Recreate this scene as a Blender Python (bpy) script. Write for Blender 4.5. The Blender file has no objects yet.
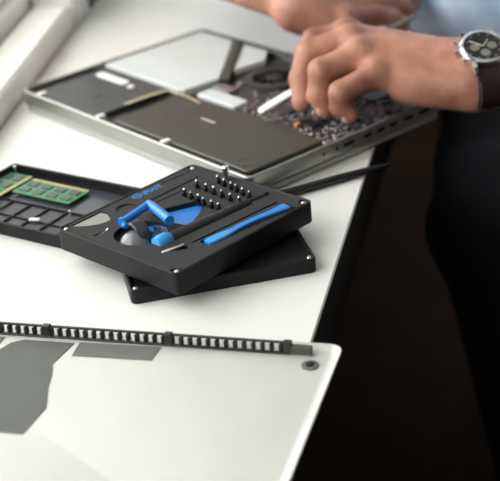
import bpy, bmesh, math, random
import numpy as np
from mathutils import Vector, Matrix
random.seed(7)
PI = math.pi
TABLE_H = 0.75            # everything below is written with the table top at z = 0 and lifted at the end
sc = bpy.context.scene
COL = sc.collection

# ------------------------------------------------------------------ materials
def lin(c):
    return tuple(((v/255)/12.92 if v/255 <= .04045 else ((v/255+.055)/1.055)**2.4) for v in c) + (1,)

def mat(name, rgb, rough=.5, metal=0., var=0., scale=30., bump=0., bscale=200., coat=0., rgb2=None, spec=.5, sss=0.):
    m = bpy.data.materials.new(name); m.use_nodes = True
    nt = m.node_tree; b = nt.nodes['Principled BSDF']
    b.inputs['Base Color'].default_value = lin(rgb)
    b.inputs['Roughness'].default_value = rough
    b.inputs['Metallic'].default_value = metal
    b.inputs['Specular IOR Level'].default_value = spec
    b.inputs['Coat Weight'].default_value = coat
    if sss:
        b.inputs['Subsurface Weight'].default_value = sss
        b.inputs['Subsurface Radius'].default_value = (.010, .004, .002)
        b.inputs['Subsurface Scale'].default_value = .5
    tc = nt.nodes.new('ShaderNodeTexCoord')
    if var or rgb2:
        n = nt.nodes.new('ShaderNodeTexNoise'); n.inputs['Scale'].default_value = scale; n.inputs['Detail'].default_value = 4
        nt.links.new(tc.outputs['Object'], n.inputs['Vector'])
        r = nt.nodes.new('ShaderNodeValToRGB')
        a = lin(rgb); c = lin(rgb2) if rgb2 else tuple(x*(1-var) for x in a[:3]) + (1,)
        r.color_ramp.elements[0].position = .35; r.color_ramp.elements[1].position = .65
        r.color_ramp.elements[0].color = c; r.color_ramp.elements[1].color = a
        nt.links.new(n.outputs['Fac'], r.inputs['Fac']); nt.links.new(r.outputs['Color'], b.inputs['Base Color'])
    if bump:
        n2 = nt.nodes.new('ShaderNodeTexNoise'); n2.inputs['Scale'].default_value = bscale; n2.inputs['Detail'].default_value = 5
        nt.links.new(tc.outputs['Object'], n2.inputs['Vector'])
        bp = nt.nodes.new('ShaderNodeBump'); bp.inputs['Strength'].default_value = bump; bp.inputs['Distance'].default_value = .002
        nt.links.new(n2.outputs['Fac'], bp.inputs['Height']); nt.links.new(bp.outputs['Normal'], b.inputs['Normal'])
    return m

M = dict(
    table=mat('white_lacquer', (232, 231, 226), .38, var=.04, scale=6),
    paint=mat('window_paint', (244, 243, 236), .5, var=.06, scale=9),
    wall=mat('wall_plaster', (180, 164, 150), .8, var=.12, scale=5, bump=.1),
    darkwall=mat('dark_wall', (46, 40, 36), .85, var=.2, scale=4),
    greywall=mat('grey_wall', (120, 118, 112), .85, var=.08, scale=4),
    floor=mat('dark_floor', (84, 66, 54), .6, var=.35, scale=7),
    darkwood=mat('dark_wood', (42, 33, 27), .6, var=.3, scale=12),
    alu=mat('aluminium', (168, 168, 163), .34, metal=.85, var=.05, scale=60, bump=.03, bscale=900),
    lid=mat('lid_aluminium', (180, 180, 176), .5, metal=.15, var=.05, scale=40),
    alu_pale=mat('pale_aluminium', (232, 233, 229), .42, metal=.3, var=.04, scale=50),
    cover=mat('cover_metal', (196, 196, 191), .45, metal=.35, var=.05, scale=14),
    cavity=mat('laptop_cavity', (58, 58, 56), .5, var=.35, scale=60),
    battery=mat('battery_film', (62, 59, 49), .42, var=.12, scale=14, bump=.05, bscale=40),
    hdd=mat('drive_sticker', (60, 62, 61), .38, var=.15, scale=20),
    drive=mat('optical_drive_metal', (204, 208, 206), .5, metal=.0, var=.06, scale=18),
    pcb=mat('circuit_board', (44, 42, 41), .35, var=.0, rgb2=(72, 66, 66), scale=160, bump=.5, bscale=300),
    chip=mat('chip_black', (36, 35, 36), .35),
    chipgrey=mat('chip_grey', (122, 116, 116), .3, metal=.4),
    solder=mat('solder_metal', (192, 186, 184), .3, metal=.9),
    orange=mat('orange_part', (226, 140, 44), .5),
    cream=mat('flex_cable', (176, 162, 134), .5),
    white=mat('white_plastic', (236, 236, 232), .4),
    bracket=mat('bracket_grey', (84, 83, 76), .5, metal=.3, var=.2, scale=40),
    fan=mat('fan_plastic', (50, 50, 49), .4),
    hole=mat('port_dark', (14, 14, 14), .6),
    case=mat('case_plastic', (27, 28, 29), .42, spec=.2, bump=.12, bscale=1500),
    foam=mat('black_foam', (37, 37, 37), .85, var=.16, scale=900, bump=.25, bscale=1600),
    magnet=mat('magnet_steel', (214, 211, 203), .22, metal=.9),
    blue=mat('blue_plastic', (32, 122, 205), .35),
    blue_light=mat('blue_end', (54, 146, 212), .4),
    print=mat('blue_print', (28, 120, 190), .6),
    smoke=mat('smoky_rubber', (112, 114, 118), .25, var=.2, scale=90, coat=.3),
    hub=mat('dark_hub', (52, 54, 62), .28, coat=.2),
    handle=mat('knurled_handle', (24, 24, 25), .55, bump=.8, bscale=1800),
    black=mat('black_plastic', (26, 26, 27), .4),
    steel=mat('bit_steel', (46, 46, 46), .4, metal=.9),
    chrome=mat('chrome', (235, 235, 235), .12, metal=1.),
    card=mat('grey_card', (142, 140, 130), .5, var=.08, scale=30),
    green=mat('green_board', (70, 138, 92), .45, var=.2, scale=300),
    gold=mat('gold_contacts', (196, 172, 112), .4, metal=.25),
    ramchip=mat('memory_chip', (74, 80, 79), .4),
    trayfloor=mat('tray_glossy', (60, 64, 72), .25, coat=.2),
    traycell=mat('tray_cell', (70, 71, 72), .6),
    film=mat('grey_film', (86, 90, 85), .55, var=.1, scale=30),
    film2=mat('grey_tape', (104, 105, 101), .6, var=.1, scale=40),
    rubber=mat('rubber', (24, 24, 24), .7),
    skin=mat('skin', (186, 132, 110), .5, rgb2=(142, 90, 73), scale=28, bump=.35, bscale=160, sss=.12),
    nail=mat('nail', (190, 146, 126), .3),
    denim=mat('blue_shirt', (204, 221, 236), .9, rgb2=(156, 180, 206), scale=16, bump=.4, bscale=500),
    jeans=mat('dark_jeans', (22, 25, 33), .9, var=.4, scale=12, bump=.4, bscale=600),
    hair=mat('dark_hair', (40, 30, 24), .6, var=.3, scale=80, bump=.6, bscale=300),
    leather=mat('strap_leather', (44, 28, 25), .45, var=.25, scale=60, bump=.3, bscale=700),
    stitch=mat('stitching', (112, 92, 84), .8),
    dial=mat('watch_dial', (24, 24, 25), .3),
    subdial=mat('watch_subdial', (126, 122, 114), .35),
    stool=mat('stool_wood', (70, 52, 40), .5, var=.3, scale=20),
    eye=mat('eye_white', (235, 232, 226), .2),
)
def glass_mat():
    m = bpy.data.materials.new('window_glass'); m.use_nodes = True
    nt = m.node_tree; nt.nodes.clear()
    o = nt.nodes.new('ShaderNodeOutputMaterial'); t = nt.nodes.new('ShaderNodeBsdfTransparent'); g = nt.nodes.new('ShaderNodeBsdfGlossy')
    g.inputs['Roughness'].default_value = .02
    mx = nt.nodes.new('ShaderNodeMixShader'); mx.inputs[0].default_value = .05
    nt.links.new(t.outputs[0], mx.inputs[1]); nt.links.new(g.outputs[0], mx.inputs[2])
    nt.links.new(mx.outputs[0], o.inputs[0]); return m
M['glass'] = glass_mat()
def crystal_mat():
    m = bpy.data.materials.new('watch_crystal'); m.use_nodes = True
    b = m.node_tree.nodes['Principled BSDF']
    b.inputs['Transmission Weight'].default_value = 1.; b.inputs['Roughness'].default_value = .03; b.inputs['IOR'].default_value = 1.2
    return m

# ------------------------------------------------------------------ object helpers
def link(name, me, m=None, parent=None, loc=None, smooth=30):
    o = bpy.data.objects.new(name, me); COL.objects.link(o)
    if m is not None and not me.materials: me.materials.append(m)
    if smooth and len(me.polygons):
        me.polygons.foreach_set('use_smooth', [True]*len(me.polygons))
        me.set_sharp_from_angle(angle=math.radians(smooth))
    if parent is not None: o.parent = parent
    if loc is not None: o.location = loc
    return o

def obj(name, bm, m, parent=None, loc=None, rot=0, smooth=30):
    bmesh.ops.recalc_face_normals(bm, faces=bm.faces)
    me = bpy.data.meshes.new(name); bm.to_mesh(me); bm.free()
    o = link(name, me, m, parent, loc, smooth)
    if rot: o.rotation_euler = (0, 0, rot)
    return o

def tag(o, label, cat, group=None, kind=None):
    o['label'] = label; o['category'] = cat
    if group: o['group'] = group
    if kind: o['kind'] = kind
    return o

def empty(name, loc, yaw=0.):
    o = bpy.data.objects.new(name, None); COL.objects.link(o)
    o.location = loc; o.rotation_euler = (0, 0, yaw); o.empty_display_size = .02
    return o

def copy_tree(o):
    c = o.copy(); COL.objects.link(c)
    for ch in [k for k in COL.objects if k.parent == o]:
        d = copy_tree(ch); d.parent = c
    return c

def rr(w, d, r, cx=0., cy=0., n=5):
    """rounded rectangle loop, centred"""
    P = []; r = min(r, w/2-1e-5, d/2-1e-5)
    for qx, qy, a0 in ((1, 1, 0), (-1, 1, PI/2), (-1, -1, PI), (1, -1, 1.5*PI)):
        for k in range(n+1):
            a = a0 + k/n*PI/2
            P.append((cx+qx*(w/2-r)+r*math.cos(a), cy+qy*(d/2-r)+r*math.sin(a)))
    return P

def circ(r, cx=0., cy=0., n=28):
    return [(cx+r*math.cos(2*PI*k/n), cy+r*math.sin(2*PI*k/n)) for k in range(n)]

def inset(P, e):
    """shrink a convex-ish loop towards the inside by e"""
    n = len(P); out = []
    area = sum(P[i][0]*P[(i+1) % n][1]-P[(i+1) % n][0]*P[i][1] for i in range(n))
    sgn = 1 if area > 0 else -1
    for i in range(n):
        a = Vector(P[i-1]); b = Vector(P[i]); c = Vector(P[(i+1) % n])
        d1 = (b-a); d2 = (c-b)
        if d1.length < 1e-9 or d2.length < 1e-9: out.append(tuple(b)); continue
        d1.normalize(); d2.normalize()
        n1 = Vector((-d1.y, d1.x))*sgn; n2 = Vector((-d2.y, d2.x))*sgn
        k = n1+n2; l = k.length_squared
        k = k*(2/l) if l > .2 else n1
        out.append((b.x+k.x*e, b.y+k.y*e))
    return out

def loft(bm, rings, cap0=True, cap1=True):
    vs = [[bm.verts.new((p[0], p[1], z)) for p in P] for P, z in rings]
    for A, B in zip(vs, vs[1:]):
        n = len(A)
        for i in range(n):
            bm.faces.new((A[i], A[(i+1) % n], B[(i+1) % n], B[i]))
    if cap0: bm.faces.new(vs[0][::-1])
    if cap1: bm.faces.new(vs[-1])
    return bm

def slab(P, z0, z1, e=.0005, bm=None):
    """prism of loop P with softened edges"""
    bm = bm or bmesh.new()
    e = min(e, (z1-z0)/2.01)
    return loft(bm, [(inset(P, e), z0), (P, z0+e), (P, z1-e), (inset(P, e), z1)])

def box(bm, x0, x1, y0, y1, z0, z1, e=.0004):
    return slab([(x1, y1), (x0, y1), (x0, y0), (x1, y0)], z0, z1, min(e, (x1-x0)/3, (y1-y0)/3), bm)

def open_tray(P, h, wall, floor, e=.0006, bm=None):
    bm = bm or bmesh.new()
    Q = inset(P, wall)
    return loft(bm, [(inset(P, e), 0), (P, e), (P, h-e), (inset(P, e), h), (inset(P, wall-e), h), (Q, h-e), (Q, floor)])

def frame_for(t):
    t = t.normalized(); a = Vector((0, 0, 1)) if abs(t.z) < .9 else Vector((1, 0, 0))
    u = t.cross(a).normalized(); return u, u.cross(t).normalized()

def tube(pts, rads, n=12, bm=None, flat=1.):
    """tapered tube through points; flat < 1 squashes it along its second axis"""
    bm = bm or bmesh.new(); pts = [Vector(p) for p in pts]
    if not hasattr(rads, '__len__'): rads = [rads]*len(pts)
    vs = []
    for i, p in enumerate(pts):
        t = (pts[min(i+1, len(pts)-1)]-pts[max(i-1, 0)])
        u, v = frame_for(t)
        vs.append([bm.verts.new(p+u*(rads[i]*math.cos(2*PI*k/n))+v*(rads[i]*flat*math.sin(2*PI*k/n))) for k in range(n)])
    for A, B in zip(vs, vs[1:]):
        for i in range(n): bm.faces.new((A[i], A[(i+1) % n], B[(i+1) % n], B[i]))
    bm.faces.new(vs[0][::-1]); bm.faces.new(vs[-1])
    return bm

def lathe(prof, n=24, bm=None, c=(0, 0, 0)):
    bm = bm or bmesh.new()
    vs = [[bm.verts.new((c[0]+r*math.cos(2*PI*k/n), c[1]+r*math.sin(2*PI*k/n), c[2]+z)) for k in range(n)] for r, z in prof]
    for A, B in zip(vs, vs[1:]):
        for i in range(n): bm.faces.new((A[i], A[(i+1) % n], B[(i+1) % n], B[i]))
    bm.faces.new(vs[0][::-1]); bm.faces.new(vs[-1])
    return bm

def strip(pts, w, th, bm=None):
    """flat bar of width w (in xy) and thickness th along points; w may be a list"""
    bm = bm or bmesh.new(); pts = [Vector(p) for p in pts]
    if not hasattr(w, '__len__'): w = [w]*len(pts)
    vs = []
    for i, p in enumerate(pts):
        t = pts[min(i+1, len(pts)-1)]-pts[max(i-1, 0)]
        s = Vector((-t.y, t.x, 0)).normalized()*(w[i]/2); u = Vector((0, 0, th/2)); e = .82
        vs.append([bm.verts.new(q) for q in (p-s*e-u, p+s*e-u, p+s-u*.4, p+s+u*.4, p+s*e+u, p-s*e+u, p-s+u*.4, p-s-u*.4)])
    for A, B in zip(vs, vs[1:]):
        for i in range(8): bm.faces.new((A[i], A[(i+1) % 8], B[(i+1) % 8], B[i]))
    bm.faces.new(vs[0][::-1]); bm.faces.new(vs[-1])
    return bm

def carve(o, cutters):
    """boolean difference, applied; the cutters are removed"""
    bm = bmesh.new()
    tmp = []
    for P, z0, z1 in cutters:
        b = bmesh.new(); loft(b, [(P, z0), (P, z1)]); bmesh.ops.recalc_face_normals(b, faces=b.faces)
        me = bpy.data.meshes.new('cut'); b.to_mesh(me); b.free()
        c = bpy.data.objects.new('cut', me); COL.objects.link(c); c.matrix_world = Matrix.Identity(4)
        md = o.modifiers.new('b', 'BOOLEAN'); md.operation = 'DIFFERENCE'; md.solver = 'EXACT'; md.object = c; tmp.append(c)
    par, loc = o.parent, o.location.copy()
    o.parent = None; o.location = (0, 0, 0)
    bpy.context.view_layer.update()
    dg = bpy.context.evaluated_depsgraph_get()
    me = bpy.data.meshes.new_from_object(o.evaluated_get(dg))
    o.modifiers.clear(); old = o.data; o.data = me; bpy.data.meshes.remove(old)
    for c in tmp:
        m_ = c.data; bpy.data.objects.remove(c); bpy.data.meshes.remove(m_)
    o.parent = par; o.location = loc
    return o

def text(body, size, depth, m, parent, name, loc, rz):
    cu = bpy.data.curves.new('t', 'FONT'); cu.body = body; cu.size = size; cu.extrude = depth; cu.offset = size*.03
    t = bpy.data.objects.new('t', cu); COL.objects.link(t)
    bpy.context.view_layer.update()
    me = bpy.data.meshes.new_from_object(t.evaluated_get(bpy.context.evaluated_depsgraph_get()))
    bpy.data.objects.remove(t); bpy.data.curves.remove(cu)
    o = link(name, me, m, parent, loc, 0); o.rotation_euler = (0, 0, rz); return o

# ------------------------------------------------------------------ camera
def add_camera():
    pit, roll, h = .42321, .09046, .51109
    c, s = math.cos(pit), math.sin(pit); cr, sr = math.cos(roll), math.sin(roll)
    fw = Vector((0, c, -s)); up0 = Vector((0, s, c)); x0 = Vector((1, 0, 0))
    rt = cr*x0-sr*up0; up = sr*x0+cr*up0
    cd = bpy.data.cameras.new('camera'); cam = bpy.data.objects.new('camera', cd); COL.objects.link(cam)
    mt = Matrix(((rt.x, up.x, -fw.x, 0), (rt.y, up.y, -fw.y, 0), (rt.z, up.z, -fw.z, h), (0, 0, 0, 1)))
    cam.matrix_world = mt
    cd.sensor_width = 36; cd.sensor_fit = 'HORIZONTAL'; cd.lens = 36*1400/500
    cd.shift_y = -(240.5-192)/500
    cd.clip_start = .05
    cd.dof.use_dof = True; cd.dof.focus_distance = 1.09; cd.dof.aperture_fstop = 6.6
    cd.dof.aperture_blades = 7
    sc.camera = cam
    return cam
add_camera()

# ------------------------------------------------------------------ the room
WD = Vector((math.cos(math.radians(80.9)), math.sin(math.radians(80.9)), 0)); WO = Vector((-WD.y, WD.x, 0))
W0 = Vector((-.2535, 1.3368, 0))
def wall_box(bm, s0, s1, q0, q1, z0, z1, e=.002):
    P = [W0+WD*s+WO*q for s, q in ((s0, q0), (s1, q0), (s1, q1), (s0, q1))]
    return slab([(p.x, p.y) for p in P], z0, z1, e, bm)
def struct(name, bm, m, parent=None, kind=True):
    o = obj(name, bm, m, parent)
    if kind and parent is None: o['kind'] = 'structure'
    return o
S0, S1 = -1.55, .345          # window opening along the wall
S2, S3 = .50, 1.75            # unseen second window, added to brighten the far end of the table
FLOOR = -TABLE_H
b = bmesh.new(); box(b, -1.2, 2.4, -1.3, 4.2, FLOOR-.05, FLOOR, .001); struct('floor', b, M['floor'])
b = bmesh.new(); box(b, -1.2, 2.4, -1.3, 4.2, 1.85, 1.9, .001); struct('ceiling', b, M['paint'])
b = bmesh.new()
wall_box(b, -3.0, S0, .012, .16, FLOOR, 1.85); wall_box(b, S0, S1+.06, .012, .16, FLOOR, -.045)
wall_box(b, S0, S1+.06, .012, .16, 1.35, 1.85); wall_box(b, S1+.06, S2, .012, .16, FLOOR, 1.85)
wall_box(b, S2, S3, .012, .16, FLOOR, .03); wall_box(b, S2, S3, .012, .16, 1.35, 1.85); wall_box(b, S3, 3.0, .012, .16, FLOOR, 1.85)
struct('wall_left', b, M['wall'])
b = bmesh.new(); box(b, 2.2, 2.3, -1.3, 4.2, FLOOR, 1.85, .001); struct('wall_right', b, M['greywall'])
b = bmesh.new(); box(b, -1.0, 2.2, 3.9, 4.0, FLOOR, 1.85, .001); struct('wall_back', b, M['darkwall'])
b = bmesh.new(); box(b, -1.2, 2.2, -1.2, -1.1, FLOOR, 1.85, .001); struct('wall_front', b, M['greywall'])
# sill ledge and casing
b = bmesh.new(); wall_box(b, S0, S1, .0, .05, -.04, .03, .004); struct('trim_1', b, M['paint'])
b = bmesh.new()
wall_box(b, S1+.004, S1+.058, .0, .05, -.04, 1.38, .004)
wall_box(b, S1+.012, S1+.024, -.006, .0, .0, 1.38, .002); wall_box(b, S1+.034, S1+.05, -.008, .0, .0, 1.38, .003)
struct('trim_2', b, M['paint'])
# the window: frame with two sashes and glass
b = bmesh.new()
wall_box(b, S0, S1, .054, .105, -.04, .052, .004)
wall_box(b, S0, S1, .064, .12, .052, .072, .003)
wall_box(b, S0, S1, .054, .12, 1.29, 1.35, .004)
wall_box(b, S1-.006, S1+.058, .054, .12, -.04, 1.35, .004); wall_box(b, S0-.0, S0+.05, .056, .12, .052, 1.29, .004)
wall_box(b, S1-.03, S1-.006, .07, .12, .072, 1.29, .004)
for s in (-.34, -.95): wall_box(b, s-.02, s+.02, .074, .118, .072, 1.29, .004)
wn = obj('window_1', b, M['paint']); wn['kind'] = 'structure'
for k, (a, c) in enumerate(((S0+.05, -.97), (-.93, -.36), (-.32, S1-.03))):
    b = bmesh.new(); wall_box(b, a, c, .094, .098, .072, 1.29, .0005); obj('window_pane', b, M['glass'], wn)

b = bmesh.new()  # added window out of view, lets in more light from the back left
wall_box(b, S2, S3, .05, .12, .03, .08); wall_box(b, S2, S3, .05, .12, 1.30, 1.35); wall_box(b, S2, S2+.05, .05, .12, .08, 1.30); wall_box(b, S3-.05, S3, .05, .12, .08, 1.30)
wall_box(b, (S2+S3)/2-.02, (S2+S3)/2+.02, .07, .118, .08, 1.30)
wn = obj('added_window', b, M['paint']); wn['kind'] = 'structure'
for a, c in ((S2+.05, (S2+S3)/2-.02), ((S2+S3)/2+.02, S3-.05)):
    b = bmesh.new(); wall_box(b, a, c, .094, .098, .08, 1.30, .0005); obj('window_pane', b, M['glass'], wn)

# ------------------------------------------------------------------ table
tb = empty('worktable', (0, 1.3, FLOOR))
tag(tb, 'long white worktop table running along the window wall', 'table')
def edge_x(y): return .1177+(y-1.2022)*.0832/.3354
def wall_x(y): return W0.x+(y-W0.y)*WD.x/WD.y + .002
P = [(edge_x(.35), .35), (edge_x(2.7), 2.7), (wall_x(2.7), 2.7), (wall_x(.35), .35)]
P = [(x, y-1.3) for x, y in P]
obj('tabletop', slab(P, TABLE_H-.0035, TABLE_H, .0012), M['table'], tb)
obj('wooden_core', slab(inset(P, .0008), TABLE_H-.032, TABLE_H-.0036, .001), M['darkwood'], tb)
Q = inset(P, .02)
b = bmesh.new(); slab(Q, TABLE_H-.12, TABLE_H-.0325, .002, b); obj('apron', b, M['darkwood'], tb)
for (x, y) in inset(P, .05):
    b = bmesh.new(); slab(rr(.05, .05, .006, x, y), 0, TABLE_H-.12, .002, b); obj('leg', b, M['darkwood'], tb)

# ------------------------------------------------------------------ the opened laptop
LW, LL = .249, .369
lp = empty('laptop', (.0002, 1.1105, 0), .6784)
tag(lp, 'opened laptop lying upside down with battery and circuit board bare under the hands', 'laptop')
base = rr(LW, LL, .0075, LW/2, LL/2, 6)
obj('display_lid', slab(inset(base, .0025), .0005, .0078, .0015), M['lid'], lp)
b = bmesh.new()
Qi = inset(base, .0035)
loft(b, [(inset(base, .0015), .0083), (base, .0098), (base, .0228), (inset(base, .0008), .0236), (inset(base, .003), .0236), (Qi, .0232), (Qi, .0135)])
ch = obj('chassis', b, M['alu'], lp)
b = bmesh.new(); slab(inset(base, .0037), .0137, .0150, .0002, b); obj('chassis_floor', b, M['cavity'], ch)
# ports on the short side that faces the camera
for x, w, k in ((.089, .0034, 'r'), (.1055, .0034, 'r'), (.121, .013, 's'), (.146, .010, 's'), (.163, .010, 's'), (.180, .010, 's'), (.2, .012, 's'), (.222, .014, 's')):
    b = bmesh.new()
    pts = circ(w/2, x, .0165, 16) if k == 'r' else rr(w, .0038, .001, x, .0165)
    vs = [[b.verts.new((p[0], yy, p[1])) for p in pts] for yy in (-.0003, .0006)]
    n = len(pts)
    for i in range(n): b.faces.new((vs[0][i], vs[0][(i+1) % n], vs[1][(i+1) % n], vs[1][i]))
    b.faces.new(vs[0]); b.faces.new(vs[1][::-1])
    obj('port', b, M['hole'], ch)
# white pegs along the near rim
for y in (.34, .235, .13):
    b = bmesh.new(); box(b, .0036, .0135, y-.003, y+.003, .0151, .0240, .0008); obj('rim_peg', b, M['white'], lp)
# battery
b = bmesh.new(); slab(rr(.091, .205, .006, .0565, .1155), .0152, .0226, .0012, b); bt = obj('battery', b, M['battery'], lp)
b = bmesh.new(); loft(b, [(circ(.0078, .022, .032), .0226), (circ(.0078, .022, .032), .0229), (circ(.0066, .022, .032), .0229), (circ(.0066, .022, .032), .0226)], False, False)
obj('embossed_ring', b, M['hdd'], bt)
b = bmesh.new()
for k in range(6): box(b, .066, .069, .128+k*.0036, .1304+k*.0036, .02262, .0227, .00002)
obj('printed_mark', b, M['drive'], bt)
b = bmesh.new(); slab([(.062, .178), (.084, .176), (.084, .20), (.062, .202)], .02262, .02275, .00004, b); obj('battery_label', b, M['hdd'], bt)
b = bmesh.new(); strip([(.042, .239, .0235), (.072, .2385, .0238), (.094, .234, .024), (.0945, .205, .024), (.092, .18, .0235)], .0035, .0006, b)
obj('flex_cable', b, M['cream'], lp)
b = bmesh.new(); strip([(.044, .2445, .0225), (.074, .2435, .0228), (.099, .2385, .023)], .0022, .0006, b); obj('flex_cable', b, M['cream'], lp)
# drive bay
b = bmesh.new(); slab(rr(.096, .113, .004, .0555, .300), .0152, .0206, .001, b); hd = obj('drive_bay', b, M['hdd'], lp)
b = bmesh.new(); slab(rr(.011, .052, .005, .084, .319), .0206, .0226, .0008, b); obj('bay_connector', b, M['white'], hd)
b = bmesh.new(); slab(circ(.0042, .081, .2825), .0206, .0222, .0006, b); obj('bay_screw', b, M['white'], hd)
b = bmesh.new(); slab(rr(.011, .034, .003, .044, .306), .0206, .0214, .0003, b); obj('bay_label', b, M['bracket'], hd)
b = bmesh.new(); slab(rr(.012, .03, .003, .070, .262), .0206, .0216, .0003, b); obj('bay_label', b, M['bracket'], hd)
# optical drive with its angled edge
b = bmesh.new(); slab([(.2405, .3600), (.1045, .3600), (.1045, .223), (.150, .2205), (.228, .292), (.2405, .306)], .0152, .0236, .0008, b); od = obj('optical_drive', b, M['drive'], lp)
b = bmesh.new(); slab([(.243, .291), (.243, .249), (.219, .226), (.178, .230)], .0152, .0226, .0006, b); obj('heat_plate', b, M['drive'], lp)
b = bmesh.new()
strip([(.2425, .357, .0226), (.2425, .29, .0226), (.2445, .215, .0226)], .0075, .0022, b); strip([(.241, .297, .0229), (.205, .2625, .0229), (.150, .212, .0229)], [.016, .013, .009], .002, b)
obj('bracket', b, M['bracket'], lp)
b = bmesh.new(); slab(rr(.02, .060, .004, .117, .176), .0165, .0228, .001, b); obj('card_slot', b, M['drive'], lp)
b = bmesh.new(); slab(rr(.014, .028, .003, .138, .196), .0165, .0226, .001, b); obj('card_slot', b, M['chipgrey'], lp)
# logic board
b = bmesh.new(); slab(rr(.139, .200, .003, .1755, .1055), .0160, .0180, .0003, b); lb = obj('logic_board', b, M['pcb'], lp)
b = bmesh.new(); lathe([(.031, 0), (.031, .0045), (.027, .0052), (.022, .0052), (.022, .002), (.0085, .002), (.0085, .0048), (.002, .005)], 32, b, (.188, .178, .018)); fn = obj('cooling_fan', b, M['fan'], lp)
for k in range(11):
    a = 2*PI*k/11; bb = bmesh.new()
    strip([(.188+r*math.cos(a+t), .178+r*math.sin(a+t), .0215) for r, t in ((.0086, 0), (.014, .12), (.0215, .35))], .0014, .0034, bb); obj('fan_blade', bb, M['black'], fn)
for nm, x, y, w, d, h, mm in (('processor', .175, .085, .030, .034, .0035, 'chipgrey'), ('processor', .215, .062, .022, .026, .0028, 'chip'), ('board_chip', .135, .105, .016, .02, .0022, 'chip'),
                              ('board_chip', .205, .115, .018, .014, .0022, 'chip'), ('board_chip', .128, .06, .014, .02, .002, 'chip'), ('memory_socket', .225, .15, .02, .05, .004, 'chip')):
    b = bmesh.new(); slab(rr(w, d, .001, x, y), .0180, .0180+h, .0003, b); obj(nm, b, M[mm], lb)
b = bmesh.new(); slab(rr(.006, .004, .0008, .118, .066), .018, .0212, .0005, b); obj('orange_capacitor', b, M['orange'], lb)
protos = []
for w, d, h, mm in ((.004, .0025, .002, 'solder'), (.0025, .0025, .0015, 'solder'), (.006, .005, .0022, 'chipgrey'), (.005, .003, .0025, 'chip')):
    b = bmesh.new(); slab(rr(w, d, .0004), 0, h, .0003, b)
    bmesh.ops.recalc_face_normals(b, faces=b.faces); me = bpy.data.meshes.new('board_component'); b.to_mesh(me); b.free(); me.materials.append(M[mm]); protos.append(me)
taken = [(.175, .085, .022), (.215, .062, .017), (.135, .105, .014), (.205, .115, .013), (.128, .06, .013), (.225, .15, .03), (.118, .066, .005), (.188, .178, .033), (.117, .176, .034), (.138, .196, .016)]
cnt = 0
while cnt < 98:
    x, y = random.uniform(.11, .24), random.uniform(.01, .2)
    if any(math.hypot(x-a, y-c) < r for a, c, r in taken): continue
    taken.append((x, y, .0048)); o = bpy.data.objects.new('board_component', random.choice(protos)); COL.objects.link(o)
    o.parent = lb; o.location = (x, y, .018); o.rotation_euler = (0, 0, random.choice((0, PI/2))); cnt += 1
b = bmesh.new()
for k in range(650):
    x, y = random.uniform(.108, .243), random.uniform(.008, .152); sz_ = random.uniform(.0006, .0013); hz = random.uniform(.0008, .0018)
    box(b, x-sz_, x+sz_, y-sz_*.7, y+sz_*.7, .0179, .0180+hz, .0001)
o = obj('solder_points', b, M['solder'], lb, smooth=0); o['kind'] = 'stuff'
# screws of the frame
for x, y in ((.1, .0085), (.243, .012), (.2405, .36), (.104, .2285)):
    b = bmesh.new(); slab(circ(.0026, x, y, 14), .0150, .0228, .0005, b); obj('screw_post', b, M['solder'], lp)

# ------------------------------------------------------------------ removed bottom cover in the foreground
cv = empty('laptop_bottom_cover', (.0545, .8474, 0), -math.radians(17.5))
tag(cv, 'removed silver laptop bottom cover lying inside up in the foreground with a black vent strip', 'laptop cover')
CP = rr(LL, LW, .010, -LL/2+.0015, -LW/2+.001, 6)
b = bmesh.new()
loft(b, [(inset(CP, .006), .0003), (inset(CP, .002), .0018), (CP, .0052), (inset(CP, .0004), .0060), (inset(CP, .0011), .0058), (inset(CP, .0042), .0030), (inset(CP, .009), .0019)])
obj('cover_plate', b, M['cover'], cv)
b = bmesh.new()
box(b, -.345, -.0355, -.0085, -.0066, .0088, .0104, .0003); box(b, -.345, -.0355, -.0120, -.0090, .0021, .0034, .0003)
n = 46
for k in range(n+1):
    x = -.345+(.3095)*k/n
    slab([(x+.0015, -.0068), (x-.0001, -.0068), (x-.0011, -.0105), (x+.0005, -.0105)], .0025, .0092, .0003, b)
for x in (-.3155, -.2205, -.1255, -.037): box(b, x-.0028, x+.0028, -.0112, -.0062, .0022, .0115, .0004)
obj('vent_comb', b, M['black'], cv)
b = bmesh.new(); box(b, -.0352, -.0195, -.0112, -.0070, .0021, .0088, .0006); obj('vent_end_block', b, M['bracket'], cv)
b = bmesh.new(); lathe([(.0062, 0), (.0062, .0009), (.0050, .0014), (.0036, .0014), (.0036, .0008), (.0005, .0008)], 24, b, (-.0178, -.0235, .0019)); ft = obj('foot_mount', b, M['film2'], cv)
b = bmesh.new(); lathe([(.0030, 0), (.0030, .0012), (.0022, .0016), (.0003, .0016)], 20, b, (-.0178, -.0235, .0027)); obj('foot_plug', b, M['rubber'], ft)
for pts, m_ in (([(-.1960, -.0165), (-.1990, -.035), (-.2010, -.046), (-.1955, -.060), (-.192, -.075), (-.183, -.10), (-.186, -.132), (-.252, -.132), (-.252, -.040), (-.2445, -.0225), (-.236, -.0165)], 'film'),
                ([(-.1300, -.0135), (-.1310, -.0320), (-.1915, -.0335), (-.1925, -.0150)], 'film2')):
    b = bmesh.new(); slab(pts, .0020, .0024, .0001, b); o = obj('adhesive_film', b, M[m_], cv)
b = bmesh.new(); slab([(-.252, -.015), (-.252, -.026), (-.34, -.026), (-.34, -.015)], .0020, .0024, .0001, b); obj('adhesive_film', b, M['film2'], cv)
for x in (-.06, -.12, -.3):
    b = bmesh.new(); slab(circ(.0022, x, -.235, 14), .0018, .0036, .0004, b); obj('screw_boss', b, M['film2'], cv)

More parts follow.
